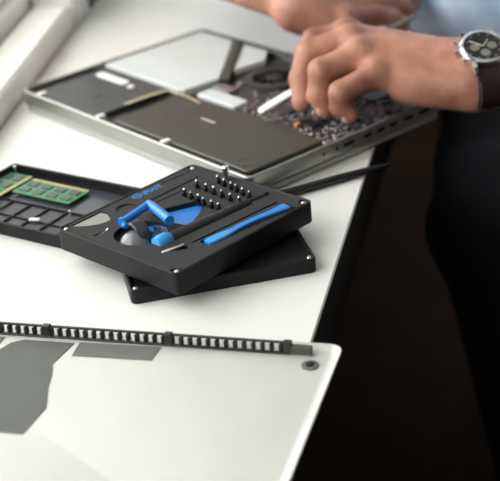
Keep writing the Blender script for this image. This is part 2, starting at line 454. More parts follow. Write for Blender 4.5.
# ------------------------------------------------------------------ black case under the tool kit
bx = empty('lower_case', (-.0977, .9439, 0), .1827)
tag(bx, 'plain black plastic case lying flat under the tool kit', 'case')
bw, bd = .1472, .1270
b = bmesh.new(); open_tray(rr(bw, bd, .005, bw/2, bd/2), .0122, .0028, .0085, .0008, b); obj('case_shell', b, M['case'], bx)
for x, y in ((.0048, .0048), (bw-.0048, .0048), (.0048, bd-.0048), (bw-.0048, bd-.0048)):
    b = bmesh.new(); lathe([(.0022, .004), (.0022, .0118), (.0014, .0127), (.0003, .0128)], 16, b, (x, y, 0)); obj('corner_magnet', b, M['magnet'], bx)

# ------------------------------------------------------------------ tool kit
KC = (-.0541, 1.0318, .0132); KY = .7785
kt = empty('tool_kit_case', KC, KY)
tag(kt, 'open black tool kit case with a foam insert, resting crosswise on the lower case', 'tool case')
kw, kd, kh = .1556, .1408, .0186
b = bmesh.new(); open_tray(rr(kw, kd, .005), kh, .0024, .004, .0007, b); obj('case_shell', b, M['case'], kt)
fw_, fd_ = kw-.0054, kd-.0054; cc = .0078
FP = []
for qx, qy in ((1, 1), (-1, 1), (-1, -1), (1, -1)):
    A = (qx*fw_/2, qy*(fd_/2-cc)); B = (qx*(fw_/2-cc), qy*fd_/2); Cn = (qx*(fw_/2-cc*.72), qy*(fd_/2-cc*.72))
    FP += [A, Cn, B] if qx*qy > 0 else [B, Cn, A]
b = bmesh.new(); slab(FP, .0042, kh-.0004, .0003, b)
foam = obj('foam_insert', b, M['foam'], kt)
FT = kh-.0004                   # foam top
for qx in (-1, 1):
    for qy in (-1, 1):
        b = bmesh.new(); lathe([(.0021, 0), (.0021, .0010), (.0013, .0018), (.0003, .0019)], 16, b, (qx*(kw/2-.0056), qy*(kd/2-.0056), kh-.0022))
        obj('corner_magnet', b, M['magnet'], kt)
def bar_loop(a, c, w):
    a, c = Vector(a), Vector(c); t = (c-a).normalized(); s = Vector((-t.y, t.x))*(w/2)
    return [tuple(a-s), tuple(c-s), tuple(c+s), tuple(a+s)]
CARD = [(-.0668, .0640), (-.0470, .0640), (-.0352, .0640), (-.0345, .0565), (-.038, .0500), (-.0400, .0465), (-.0455, .0462), (-.0520, .0480), (-.0590, .0530), (-.0640, .0590)]
PICK = [(-.0150, .0215), (.0000, .0215), (.0225, .0110), (.0255, .0055), (.0205, .0010), (.0070, -.0075), (-.0060, -.0130), (-.0125, -.0125), (-.0145, -.0050)]
cuts = [(circ(.0218, -.0442, .0055, 36), FT-.0050, FT+.01),
        (inset(CARD, -.0008), FT-.0022, FT+.01),
        (inset(PICK, -.0012), FT-.0065, FT+.01),
        (bar_loop((-.0500, -.0195), (.0470, -.0258), .0135), FT-.0066, FT+.01),
        (bar_loop((.0460, -.0258), (.0700, -.0292), .0062), FT-.0050, FT+.01),
        (bar_loop((-.0290, -.0505), (.0610, -.0612), .0118), FT-.0040, FT+.01),
        (bar_loop((-.0325, -.0414), (.0595, -.0471), .0022), FT-.0040, FT+.01),
        (bar_loop((-.0690, .0337), (-.0545, .0329), .0026), FT-.0040, FT+.01),
        (bar_loop((-.0100, .0450), (.0600, .0455), .0020), FT-.0035, FT+.01),
        (bar_loop((.0150, .0640), (.0640, .0600), .0014), FT-.0020, FT+.01),
        (bar_loop((-.0080, .0390), (.0340, .0360), .0016), FT-.0030, FT+.01),
        (bar_loop((-.0580, -.0315), (-.0400, -.0440), .0050), FT-.0030, FT+.01),
        (circ(.0090, -.0185, .0505, 24), FT-.0012, FT+.01)]
carve(foam, cuts)
foam.data.polygons.foreach_set('use_smooth', [False]*len(foam.data.polygons))
# printed mark: ring emblem and the word
b = bmesh.new()
c0 = (.0028, .0612)
loft(b, [(circ(.0044, *c0), FT), (circ(.0044, *c0), FT+.00012), (circ(.0028, *c0), FT+.00012), (circ(.0028, *c0), FT)], False, False)
for k in range(4):
    a = PI/4+k*PI/2; box(b, c0[0]+.0028*math.cos(a)-.0006, c0[0]+.0028*math.cos(a)+.0006, c0[1]+.0028*math.sin(a)-.0006, c0[1]+.0028*math.sin(a)+.0006, FT, FT+.00012, .00001)
box(b, c0[0]-.0013, c0[0]+.0013, c0[1]-.0004, c0[1]+.0004, FT, FT+.00012, .00001); box(b, c0[0]-.0004, c0[0]+.0004, c0[1]-.0013, c0[1]+.0013, FT, FT+.00012, .00001)
obj('printed_emblem', b, M['print'], foam, smooth=0)
text('iFIXIT', .0086, .00004, M['print'], foam, 'printed_word', (.0086, .0575, FT+.00006), -.01)

def K(x, y, z=0.):                                   # kit-local to table coordinates
    c, s = math.cos(KY), math.sin(KY)
    return (KC[0]+c*x-s*y, KC[1]+s*x+c*y, KC[2]+z)

# suction handle in its round recess
sh = empty('suction_handle', K(-.0442, .0055, FT-.0050), KY)
tag(sh, 'suction cup lifter with a blue bent handle and grey smoky cup', 'suction lifter')
b = bmesh.new(); lathe([(.0120, .0002), (.0126, .0012), (.0105, .0045), (.0072, .0075), (.0045, .0088), (.0004, .0092)], 28, b, (-.0072, -.0005, .0)); obj('suction_cup', b, M['smoke'], sh)
b = bmesh.new(); lathe([(.0112, .0002), (.0117, .0010), (.0112, .0022), (.0090, .0026), (.0085, .0018), (.0004, .0014)], 28, b, (.0095, -.0040, .0002)); obj('base_disc', b, M['hub'], sh)
b = bmesh.new(); loft(b, [(circ(.0119, .0095, -.0040), .0006), (circ(.0122, .0095, -.0040), .0030), (circ(.0112, .0095, -.0040), .0036), (circ(.0108, .0095, -.0040), .0024)], False, False); obj('blue_rim', b, M['blue'], sh)
b = bmesh.new(); strip([(-.0005, .0095, .0110), (-.0012, .0060, .0135), (-.0018, .0015, .0140), (-.0024, -.0040, .0118), (-.0028, -.0085, .0075), (-.0030, -.0110, .0025)], [.0100, .0110, .0115, .0115, .0110, .0105], .0030, b); obj('clamp_hub', b, M['hub'], sh)
b = bmesh.new(); tube([(.0035, -.0062, .0075), (.0062, -.0080, .0070)], [.0028, .0026], 14, b); obj('pivot_pin', b, M['blue'], sh)
A, B, Cc = (-.0040, .0140, .0135), (.0278, .0185, .0145), (.0172, -.0165, .0135)
b = bmesh.new(); tube([A, (.0, .0146, .0137), (.024, .0182, .0144), B], [.0036, .0034, .0034, .0036], 14, b, .9); hnd = obj('blue_handle', b, M['blue'], sh)
b = bmesh.new(); tube([(.0280, .0196, .0146), (.0272, .0150, .0145), (.0190, -.012, .0138), Cc], [.0036, .0040, .0041, .0042], 16, b); obj('handle_grip', b, M['blue'], sh)
b = bmesh.new(); tube([(-.0068, .0136, .0132), (-.0052, .0139, .0134)], [.0042, .0044], 14, b); tube([(-.0036, .0140, .0135), (-.0060, .0105, .0100)], [.003, .003], 10, b); obj('handle_joint', b, M['blue'], sh)

# opening pick
pk = obj('opening_pick', slab(inset(PICK, .0006), 0, .0016, .0005), M['blue'], None, K(0, 0, FT-.0050), KY)
tag(pk, 'flat blue opening pick lying in a foam recess behind the suction lifter', 'opening pick')
# grey card
cd = obj('opening_card', slab(CARD, 0, .0010, .0002), M['card'], None, K(0, 0, FT-.0018), KY)
tag(cd, 'pale grey card set in the crescent recess at the kit\'s left corner', 'opening card')
# screwdriver handle
sd = empty('screwdriver', K(-.0470, -.0197, FT-.0015), KY+math.atan2(-.0061, .094))
tag(sd, 'black knurled bit driver with a blue swivel end lying in the foam', 'screwdriver')
def xlathe(prof, n, name, m, parent):
    b = bmesh.new(); lathe([(r, z) for z, r in prof], n, b)
    bmesh.ops.rotate(b, verts=b.verts, cent=(0, 0, 0), matrix=Matrix.Rotation(PI/2, 3, 'Y'))
    return obj(name, b, m, parent)
xlathe([(-.0050, .0036), (-.0038, .0062), (.0000, .0074), (.0070, .0074), (.0098, .0064), (.0100, .0050)], 20, 'swivel_end', M['blue_light'], sd)
xlathe([(.0100, .0046), (.0108, .0057), (.0300, .0055), (.0620, .0050), (.0900, .0047), (.0940, .0040)], 20, 'handle', M['handle'], sd)
xlathe([(.0940, .0030), (.0960, .0032), (.1120, .0030), (.1135, .0022)], 14, 'bit_shaft', M['black'], sd)
# blue spudger with broad ends
b = bmesh.new()
t = Vector((.083, -.0099)).normalized(); s_ = Vector((-t.y, t.x))
def al(u, w, z): return (-.0260+t.x*u+s_.x*w, -.0508+t.y*u+s_.y*w, z)
strip([al(0, 0, .0012), al(.003, 0, .0014), al(.014, 0, .0016), al(.0235, 0, .0018)], [.0074, .0098, .0096, .0074], .0032, b)
o = obj('opening_tool', b, M['blue_light'], None, K(0, 0, FT-.0018), KY)
tag(o, 'blue plastic prying tool with a broad end and flared tip along the kit\'s right side', 'prying tool')
b = bmesh.new(); strip([al(.0236, 0, .0018), al(.034, .0004, .0026), al(.050, .0004, .0028), al(.068, .0, .0026), al(.078, 0, .0026), al(.0830, 0, .0026)], [.0072, .0062, .0058, .0070, .0098, .0100], .0030, b)
obj('flared_tip', b, M['blue'], o)
# bent steel pick
b = bmesh.new(); strip([(-.0575, -.0325, 0), (-.0545, -.0345, .0008), (-.0500, -.0372, .0016), (-.0440, -.0400, .0022), (-.0405, -.0402, .0026)], [.0036, .0042, .0036, .0026, .0016], .0016, b)
o = obj('bent_pick', b, M['alu'], None, K(0, 0, FT-.0012), KY)
tag(o, 'small bent pale metal pick in front of the driver\'s blue end', 'pick')
# thin probes in the slots
b = bmesh.new(); tube([(-.0660, .0335, 0), (-.0560, .0330, .0012)], [.0006, .0009], 8, b); tube([(-.0560, .0330, .0012), (-.0548, .0329, .0026)], [.0010, .0009], 8, b)
o = obj('steel_probe', b, M['magnet'], None, K(0, 0, FT-.0016), KY); tag(o, 'thin steel probe in the short slot left of the suction cup', 'probe')
b = bmesh.new(); tube([(-.0310, -.0415, 0), (.0580, -.0470, .0003)], [.0006, .0008], 8, b)
o = obj('long_probe', b, M['black'], None, K(0, 0, FT-.0022), KY); tag(o, 'long thin black needle tool in the slot between driver and blue prying tool', 'probe')
b = bmesh.new(); tube([(.0150, .0452, 0), (.0560, .0455, .0003)], [.0006, .0008], 8, b); tube([(.0560, .0455, .0003), (.0590, .0455, .0030)], [.0009, .0012], 8, b)
o = obj('tweezers', b, M['steel'], None, K(0, 0, FT-.0018), KY); tag(o, 'slim dark steel tweezers in the slot behind the printed word', 'tweezers')
# bits standing in rows
rows = [('nearest', [(.0258-.0011*k, .0275-.0092*k) for k in range(6)]),
        ('middle', [(.0438-.0009*k, .0300-.0108*k) for k in range(6)]),
        ('farthest', [(.0610-.0018*k, .0215-.0090*k) for k in range(6)])]
ordi = ['first', 'second', 'third', 'fourth', 'fifth', 'sixth']
b = bmesh.new(); slab(circ(.0022, 0, 0, 6), 0, .0042, .0004, b); bmesh.ops.recalc_face_normals(b, faces=b.faces); me_base = bpy.data.meshes.new('bit_shank'); b.to_mesh(me_base); b.free(); me_base.materials.append(M['steel'])
b = bmesh.new(); lathe([(.0013, .0041), (.0012, .0066), (.0009, .0072), (.0007, .0078)], 10, b); bmesh.ops.recalc_face_normals(b, faces=b.faces); me_tip = bpy.data.meshes.new('bit_tip'); b.to_mesh(me_tip); b.free(); me_tip.materials.append(M['magnet'])
b = bmesh.new(); lathe([(.0014, .0041), (.00135, .0064), (.0012, .0066)], 10, b); bmesh.ops.recalc_face_normals(b, faces=b.faces); me_neck = bpy.data.meshes.new('bit_neck'); b.to_mesh(me_neck); b.free(); me_neck.materials.append(M['black'])
proto = None
for rn, ps in rows:
    for k, (x, y) in enumerate(ps):
        if proto is None:
            proto = empty('screwdriver_bit', (0, 0, 0)); bit = proto
            for nm, me in (('shank', me_base), ('neck', me_neck), ('tip', me_tip)):
                o = bpy.data.objects.new(nm, me); COL.objects.link(o); o.parent = proto
        else: bit = copy_tree(proto)
        bit.location = K(x+random.uniform(-.0006, .0006), y+random.uniform(-.0006, .0006), FT-.0002); bit.rotation_euler = (random.uniform(-.12, .12), random.uniform(-.12, .12), random.uniform(0, 2))
        tag(bit, 'small screwdriver bit in the foam, %s from left in the %s bit row' % (ordi[k], rn), 'screwdriver bit', 'bits standing in the foam')
b = bmesh.new(); lathe([(.0026, 0), (.0026, .006), (.0030, .0062), (.0030, .0112), (.0024, .0122), (.0014, .0122), (.0014, .010)], 18, b)
o = obj('nut_driver_bit', b, M['chrome'], None, K(.0705, .0215, FT-.0002)); tag(o, 'bright chrome nut driver bit standing tallest behind the rows of bits', 'screwdriver bit')

# ------------------------------------------------------------------ sorting tray (the kit's lid) with memory modules
TY = -math.radians(35); TC = (-.2189, 1.2234, .0003)
tr = empty('sorting_tray', TC, TY)
tag(tr, 'black plastic lid used as a parts tray, left of the tool kit', 'tray')
tw, td = .1575, .1065
b = bmesh.new(); open_tray(rr(tw, td, .004, tw/2, -td/2), .0122, .0026, .0020, .0007, b); ts = obj('tray_shell', b, M['case'], tr)
b = bmesh.new(); slab([(tw-.003, -.003), (.003, -.003), (.003, -.0525), (tw-.003, -.0525)], .0021, .0026, .0001, b); obj('glossy_floor', b, M['trayfloor'], tr)
for iy, (y0, y1) in enumerate(((-.0785, -.0545), (-.1030, -.0800))):
    xs = [.0035, .0250, .0455, .0665, .0875, .1085, .1295, .1540]
    for k in range(7):
        b = bmesh.new(); slab([(xs[k+1]-.0009, y1), (xs[k]+.0009, y1), (xs[k]+.0009, y0), (xs[k+1]-.0009, y0)], .0021, .0027, .0001, b); obj('compartment_floor', b, M['traycell'], tr)
b = bmesh.new()
for x in xs[1:-1]: box(b, x-.0006, x+.0006, -.1036, -.0538, .0021, .0046, .0002)
box(b, .003, tw-.003, -.0540, -.0530, .0021, .0050, .0002); box(b, .003, tw-.003, -.0798, -.0787, .0021, .0046, .0002)
obj('divider_grid', b, M['hole'], tr)
for x, y in ((.0045, -.0045), (tw-.0045, -.0045), (.0045, -td+.0045), (tw-.0045, -td+.0045)):
    b = bmesh.new(); lathe([(.0020, .002), (.0020, .0110), (.0012, .0118), (.0003, .0119)], 14, b, (x, y, 0)); obj('corner_magnet', b, M['magnet'], tr)
def T(x, y, z=0.):
    c, s = math.cos(TY), math.sin(TY); return (TC[0]+c*x-s*y, TC[1]+s*x+c*y, TC[2]+z)
def memory(loc, yaw, label):
    r = empty('memory_module', loc, yaw); tag(r, label, 'memory module', 'green memory modules in the tray')
    b = bmesh.new(); slab([(.0676/2, .0150), (-.0676/2, .0150), (-.0676/2, -.0150), (.0676/2, -.0150)], 0, .0012, .0002, b); obj('circuit_board', b, M['green'], r)
    b = bmesh.new(); box(b, -.0330, .0330, .0118, .0149, .0012, .00135, .00004); obj('gold_contacts', b, M['gold'], r)
    for iy in (-.0075, .0045):
        for ix in range(4):
            b = bmesh.new(); slab(rr(.0105, .0078, .0006, -.0245+ix*.0163, iy), .0012, .0022, .0002, b); obj('memory_chip', b, M['ramchip'], r)
    return r
r1 = memory(T(.0675, -.0275, .0052), TY-.01, 'green memory module with grey chips lying lengthwise beside the tray\'s back wall')
r2 = memory(T(.0152, -.0425, .0052), TY-PI/2, 'green memory module lying crosswise at the tray\'s left end, cut by the photo edge')
b = bmesh.new(); slab(rr(.0105, .0040, .0018), 0, .0022, .0006, b)
o = obj('plastic_part', b, M['white'], None, T(.0935, -.0800, .0047), TY+.35); tag(o, 'tiny white plastic part lying on the divider of the tray', 'small part')
b = bmesh.new(); lathe([(.0013, 0), (.0013, .0052), (.0008, .006), (.0002, .006)], 12, b)
o = obj('standing_screw', b, M['magnet'], None, T(.1145, -.0570, .0027)); tag(o, 'small steel screw standing upright in the tray near the kit corner', 'screw')

# ------------------------------------------------------------------ black stick on the table behind the kit
b = bmesh.new()
p0, p1 = Vector((-.004, 1.1085, .0035)), Vector((.142, 1.1685, .0035))
p0, p1 = Vector((.0135, 1.1075, .0042)), Vector((.1275, 1.1585, .0042))
dv = p1-p0
tube([p0, p0+dv*.05, p0+dv*.6, p0+dv*.85, p1], [.0026, .0041, .0040, .0030, .0012], 14, b)
o = obj('black_spudger', b, M['black']); tag(o, 'thin black stick lying on the table between kit and laptop', 'stick')

# ------------------------------------------------------------------ signed-distance bodies (one continuous surface)
def sd_cone(X, Y, Z, a, c, ra, rb):
    a = np.array(a, float); c = np.array(c, float); d = c-a; L2 = float(d@d)
    px, py, pz = X-a[0], Y-a[1], Z-a[2]
    t = np.clip((px*d[0]+py*d[1]+pz*d[2])/max(L2, 1e-12), 0, 1)
    return np.sqrt((px-t*d[0])**2+(py-t*d[1])**2+(pz-t*d[2])**2)-(ra+(rb-ra)*t)
def sd_ell(X, Y, Z, c, r, rot=None):
    p = np.stack([X-c[0], Y-c[1], Z-c[2]], -1)
    if rot is not None: p = p @ np.array(rot)            # columns of rot are the ellipsoid's axes
    r = np.array(r); k0 = np.sqrt(((p/r)**2).sum(-1)); k1 = np.sqrt(((p/r**2)**2).sum(-1))
    return k0*(k0-1)/np.maximum(k1, 1e-9)
def smin(a, c, k):
    h = np.clip(.5+.5*(c-a)/k, 0, 1); return c+(a-c)*h-k*h*(1-h)

def surface(fun, lo, hi, step):
    """naive surface nets on a grid: returns vertices and quads"""
    n = [int((h-l)/step)+2 for l, h in zip(lo, hi)]
    ax = [lo[i]+step*np.arange(n[i]) for i in range(3)]
    F = np.empty(n, np.float32)
    for i0 in range(0, n[0], 24):
        X, Y, Z = np.meshgrid(ax[0][i0:i0+24], ax[1], ax[2], indexing='ij'); F[i0:i0+24] = fun(X, Y, Z)
    S = F < 0
    c = [S[i:n[0]-1+i, j:n[1]-1+j, k:n[2]-1+k] for i in (0, 1) for j in (0, 1) for k in (0, 1)]
    cntr = sum(q.astype(np.int8) for q in c); act = (cntr > 0) & (cntr < 8)
    idx = -np.ones(act.shape, np.int64); I, J, Kk = np.nonzero(act); idx[I, J, Kk] = np.arange(len(I))
    acc = np.zeros((len(I), 3)); num = np.zeros(len(I))
    cs = [(i, j, k) for i in (0, 1) for j in (0, 1) for k in (0, 1)]
    for a in range(8):
        for d in range(a+1, 8):
            A, D = cs[a], cs[d]
            if sum(abs(x-y) for x, y in zip(A, D)) != 1: continue
            fa = F[I+A[0], J+A[1], Kk+A[2]]; fd = F[I+D[0], J+D[1], Kk+D[2]]
            m = (fa < 0) != (fd < 0); t = np.where(m, fa/np.where(m, fa-fd, 1), 0)
            p = np.array(A)[None]+t[:, None]*(np.array(D)-np.array(A))[None]
            acc[m] += p[m]; num[m] += 1
    V = (acc/num[:, None]+np.stack([I, J, Kk], -1))*step+np.array(lo)
    Q = []
    for axis in range(3):
        sl0 = [slice(None)]*3; sl1 = [slice(None)]*3; sl0[axis] = slice(0, -1); sl1[axis] = slice(1, None)
        A, D = S[tuple(sl0)], S[tuple(sl1)]
        e = np.argwhere(A != D); u, v = [k for k in range(3) if k != axis]
        ok = (e[:, u] > 0) & (e[:, v] > 0) & (e[:, u] < n[u]-1) & (e[:, v] < n[v]-1) & (e[:, axis] < n[axis]-1); e = e[ok]
        q = []
        for du, dv_ in ((-1, -1), (0, -1), (0, 0), (-1, 0)):
            g = e.copy(); g[:, u] += du; g[:, v] += dv_; q.append(idx[g[:, 0], g[:, 1], g[:, 2]])
        q = np.stack(q, -1); flip = A[e[:, 0], e[:, 1], e[:, 2]]
        if axis == 1: flip = ~flip
        q[~flip] = q[~flip][:, ::-1]; Q.append(q)
    Q = np.concatenate(Q); return V, Q[(Q >= 0).all(1)]

def mesh_from(parts, name, m, parent=None, relax=0):
    vs, fs, off = [], [], 0
    for V, Q in parts: vs.append(V); fs.append(Q+off); off += len(V)
    V = np.concatenate(vs); Q = np.concatenate(fs)
    for _ in range(relax):
        s = np.zeros_like(V); w = np.zeros(len(V))
        for a, c in ((0, 1), (1, 2), (2, 3), (3, 0)):
            np.add.at(s, Q[:, a], V[Q[:, c]]); np.add.at(s, Q[:, c], V[Q[:, a]]); np.add.at(w, Q[:, a], 1); np.add.at(w, Q[:, c], 1)
        V = V*.5+.5*s/np.maximum(w, 1)[:, None]
    me = bpy.data.meshes.new(name); me.from_pydata(V.tolist(), [], Q.tolist()); me.update()
    return link(name, me, m, parent, smooth=180)

# ---- joints (table coordinates)
LWR = (.2178, 1.2265, .060); LEL = (.468, 1.252, .066); LSH = (.415, 1.430, .350)
RWR = (.074, 1.439, .080); REL = (-.085, 1.600, .118); RSH = (.160, 1.735, .370)
FING_L = dict(
    index=[(.1080, 1.3020, .084), (.0755, 1.3010, .080), (.0640, 1.2950, .058), (.0610, 1.2790, .039)],
    middle=[(.1085, 1.2777, .085), (.0683, 1.2739, .078), (.0586, 1.2696, .053), (.0570, 1.2496, .037)],
    ring=[(.1152, 1.2540, .078), (.0765, 1.2400, .070), (.0731, 1.2377, .048), (.0780, 1.2330, .0345)],
    pinky=[(.1267, 1.2287, .066), (.0920, 1.2150, .056), (.0915, 1.2165, .042), (.0984, 1.2130, .0345)])
THUMB_L = [(.190, 1.272, .056), (.148, 1.312, .050), (.108, 1.312, .046), (.074, 1.284, .038)]
FING_R = dict(
    pinky=[(.1158, 1.4135, .062), (.1490, 1.4330, .058), (.1680, 1.4390, .052), (.1800, 1.4400, .044)],
    ring=[(.1237, 1.4354, .070), (.1600, 1.4500, .068), (.1800, 1.4590, .060), (.1890, 1.4610, .050)],
    middle=[(.1260, 1.4570, .077), (.1665, 1.4770, .074), (.1885, 1.4830, .062), (.1955, 1.4830, .050)],
    index=[(.1240, 1.4790, .080), (.1640, 1.5010, .078), (.1850, 1.5030, .065), (.1930, 1.4990, .053)])
THUMB_R = [(.080, 1.458, .062), (.118, 1.492, .054), (.152, 1.492, .050), (.180, 1.476, .048)]
RAD = dict(index=(.0132, .0120, .0108, .0090), middle=(.0136, .0126, .0114, .0096), ring=(.0132, .0122, .0112, .0094), pinky=(.0122, .0112, .0104, .0088))

def hand_field(X, Y, Z, wr, el, fing, thumb, n):
    """n: dorsal direction, used to flatten wrist and palm"""
    wr_, el_ = np.array(wr), np.array(el); a = (el_-wr_)/np.linalg.norm(el_-wr_); n = np.array(n, float); n -= a*(n@a); n /= np.linalg.norm(n); l = np.cross(a, n)
    mc = {k: np.array(v[0]) for k, v in fing.items()}
    P = None
    def add(f, k):
        nonlocal P; P = f if P is None else smin(P, f, k)
    # wrist and forearm as two parallel bones
    for sgn, r0, r1 in ((1, .0205, .0250), (-1, .0205, .0250)):
        add(sd_cone(X, Y, Z, wr_+l*sgn*.0115, wr_+a*.16+l*sgn*.014, r0, r1), .02)
    add(sd_cone(X, Y, Z, wr_+a*.16, el_, .034, .040), .03)
    # metacarpals
    order = ['index', 'middle', 'ring', 'pinky']
    side = l if (mc['index']-mc['pinky'])@l > 0 else -l
    for i, k in enumerate(order):
        root = wr_-a*.006+side*(.014-.0095*i)+n*.001
        add(sd_cone(X, Y, Z, root, mc[k]-n*.003, .0165, .0128 if k != 'pinky' else .0115), .016)
        mid = root*.45+mc[k]*.55-n*.010
        add(sd_cone(X, Y, Z, root-n*.006, mid, .0155, .0135), .016)
    # heel of the hand on the little-finger side, ball of the thumb on the other
    add(sd_cone(X, Y, Z, wr_-side*.014-n*.008, mc['pinky']*.7+wr_*.3-n*.014-side*.003, .0165, .0135), .014)
    tb_ = [np.array(p) for p in thumb]
    add(sd_cone(X, Y, Z, wr_+side*.012-n*.004, tb_[0], .0165, .0165), .014); add(sd_cone(X, Y, Z, tb_[0], tb_[1], .0170, .0128), .014)
    R = P
    th = smin(sd_cone(X, Y, Z, tb_[1], tb_[2], .0125, .0112), sd_cone(X, Y, Z, tb_[2], tb_[3], .0110, .0088), .003)
    R = np.minimum(R, smin(P, th, .006))
    for k in order:
        j = [np.array(p) for p in fing[k]]; r = RAD[k]
        f = smin(sd_cone(X, Y, Z, j[0], j[1], r[0], r[1]), sd_cone(X, Y, Z, j[1], j[2], r[1]*.99, r[2]), .004)
        f = smin(f, sd_cone(X, Y, Z, j[2], j[3], r[2], r[3]), .004)
        # knuckles
        f = smin(f, sd_cone(X, Y, Z, j[0]+n*.0025, j[0]+n*.0025, r[0]*.92, r[0]*.92), .006)
        R = smin(R, smin(P, f, .009), .0012)
    return R
NL = (0.05, -.42, .90); NR = (.1, -.30, .95)
def left_arm(X, Y, Z): return hand_field(X, Y, Z, LWR, LEL, FING_L, THUMB_L, NL)
def right_arm(X, Y, Z): return hand_field(X, Y, Z, RWR, REL, FING_R, THUMB_R, NR)

SHM = (np.array(LSH)+np.array(RSH))/2; PEL = np.array((.45, 1.74, -.075)); SR = np.array(RSH)-np.array(LSH); SR /= np.linalg.norm(SR)
HIPS = {1: PEL+SR*.085, -1: PEL-SR*.085}
KNEE = {1: np.array((.262, 1.37, -.165)), -1: np.array((.44, 1.33, -.15))}
ANK = {1: np.array((.345, 1.46, -.655)), -1: np.array((.50, 1.42, -.655))}
TOE = {1: np.array((.30, 1.31, -.715)), -1: np.array((.47, 1.26, -.715))}
FWD = np.cross((0, 0, 1), SR); FWD = FWD if FWD @ np.array((-.7, -.7, 0)) > 0 else -FWD
NECK = SHM+np.array((0, 0, .055))+FWD*.01; HEAD = NECK+np.array((0, 0, .135))+FWD*.055
WAIST = np.array((.300, 1.575, .085)); CHEST = SHM*.74+WAIST*.26
def torso(X, Y, Z, g):
    f = sd_cone(X, Y, Z, SHM+SR*.12-np.array((0, 0, .03)), SHM-SR*.12-np.array((0, 0, .03)), .068+g, .068+g)
    f = smin(f, sd_cone(X, Y, Z, CHEST+SR*.075, WAIST+SR*.06, .108+g, .098+g), .06); f = smin(f, sd_cone(X, Y, Z, CHEST-SR*.075, WAIST-SR*.06, .108+g, .098+g), .06)
    return smin(f, sd_cone(X, Y, Z, WAIST+SR*.055, PEL+SR*.06, .100+g, .105+g), .05), None
def torso_full(X, Y, Z, g):
    f, _ = torso(X, Y, Z, g); return smin(f, sd_cone(X, Y, Z, WAIST-SR*.055, PEL-SR*.06, .100+g, .105+g), .05)
def upper_arms(X, Y, Z, g, end=1.):
    f = None
    for s, e in ((LSH, LEL), (RSH, REL)):
        s, e = np.array(s), np.array(e); e2 = s+(e-s)*end
        q = sd_cone(X, Y, Z, s, e2, .052+g, .040+g+(.0 if end == 1 else .002)); f = q if f is None else np.minimum(f, q)
    return f
def legs(X, Y, Z, g):
    f = None
    for s in (1, -1):
        q = smin(sd_cone(X, Y, Z, HIPS[s], KNEE[s], .088+g, .058+g), sd_cone(X, Y, Z, KNEE[s], ANK[s], .054+g, .038+g), .03)
        f = q if f is None else smin(f, q, .01)
    return f
def beside_table(X, Y, Z, f, gap):
    # the belly presses against the table edge instead of passing through it
    return np.maximum(f, -np.maximum(X-(.1177+(Y-1.2022)*.0832/.3354)-gap, Z-gap))
def body_fun(X, Y, Z):
    f = beside_table(X, Y, Z, torso_full(X, Y, Z, 0.), .016); f = smin(f, upper_arms(X, Y, Z, 0.), .03); f = smin(f, legs(X, Y, Z, 0.), .03)
    for s in (1, -1): f = smin(f, sd_cone(X, Y, Z, ANK[s]+np.array((0, 0, -.03)), TOE[s]+np.array((0, 0, .01)), .034, .024), .03)
    f = smin(f, sd_cone(X, Y, Z, SHM-np.array((0, 0, .01)), NECK+np.array((0, 0, .05))+FWD*.02, .058, .054), .03)
    up = np.array((0, 0, 1.))
    f = smin(f, sd_ell(X, Y, Z, HEAD+up*.02-FWD*.012, (.074, .094, .102), np.stack([SR, FWD, up], 1)), .02)
    f = smin(f, sd_ell(X, Y, Z, HEAD-up*.055+FWD*.030, (.054, .058, .058), np.stack([SR, FWD, up], 1)), .025)      # jaw
    f = smin(f, sd_cone(X, Y, Z, HEAD+FWD*.084+up*.008, HEAD+FWD*.102-up*.028, .009, .013), .012)                   # nose
    f = smin(f, sd_cone(X, Y, Z, HEAD+FWD*.083-up*.058+SR*.018, HEAD+FWD*.083-up*.058-SR*.018, .008, .008), .008)    # mouth
    for s in (1, -1):
        f = smin(f, sd_ell(X, Y, Z, HEAD+SR*s*.076-FWD*.012-up*.005, (.010, .019, .032), np.stack([SR, FWD, up], 1)), .008)
        f = np.maximum(f, -sd_ell(X, Y, Z, HEAD+SR*s*.031+FWD*.092+up*.010, (.016, .014, .011), np.stack([SR, FWD, up], 1)))
    return f
parts = [surface(left_arm, (.035, 1.16, .015), (.52, 1.37, .145), .0021),
         surface(right_arm, (-.12, 1.36, .02), (.225, 1.72, .18), .0024),
         surface(body_fun, (-.15, 1.05, -.75), (.75, 2.05, .82), .0085)]
person = mesh_from(parts, 'person', M['skin'], None, 1)
tag(person, 'person in blue shirt and dark jeans working on the laptop with both hands', 'person')
def fold(X, Y, Z): return .004*np.sin(38*X+19*Z+6*np.sin(14*Y))+.003*np.sin(55*Y-30*X+9*Z)
def shirt_fun(X, Y, Z):
    f = torso_full(X, Y, Z, .016); f = smin(f, upper_arms(X, Y, Z, .014, .86), .03)+fold(X, Y, Z)
    f = beside_table(X, Y, Z, np.maximum(f, (PEL[2]-.065)-Z), .006)
    return np.maximum(f, -sd_cone(X, Y, Z, SHM+np.array((0, 0, .045)), NECK+np.array((0, 0, .12))+FWD*.03, .058, .075))
mesh_from([surface(shirt_fun, (-.15, 1.2, -.12), (.75, 2.0, .50), .0065)], 'shirt', M['denim'], person, 1)
def trouser_fun(X, Y, Z):
    f = smin(legs(X, Y, Z, .010), smin(sd_cone(X, Y, Z, PEL+SR*.06, PEL+SR*.06, .116, .116), sd_cone(X, Y, Z, PEL-SR*.06, PEL-SR*.06, .116, .116), .05), .04)+.6*fold(X, Y, Z)
    top = np.maximum(np.sqrt((X-PEL[0])**2+(Y-PEL[1])**2+(Z-PEL[2])**2)-.21, -(Z-(PEL[2]-.030)))
    return np.maximum(np.maximum(f, -top), -.67-Z)
mesh_from([surface(trouser_fun, (.1, 1.1, -.70), (.75, 2.0, .05), .0075)], 'trousers', M['jeans'], person, 1)
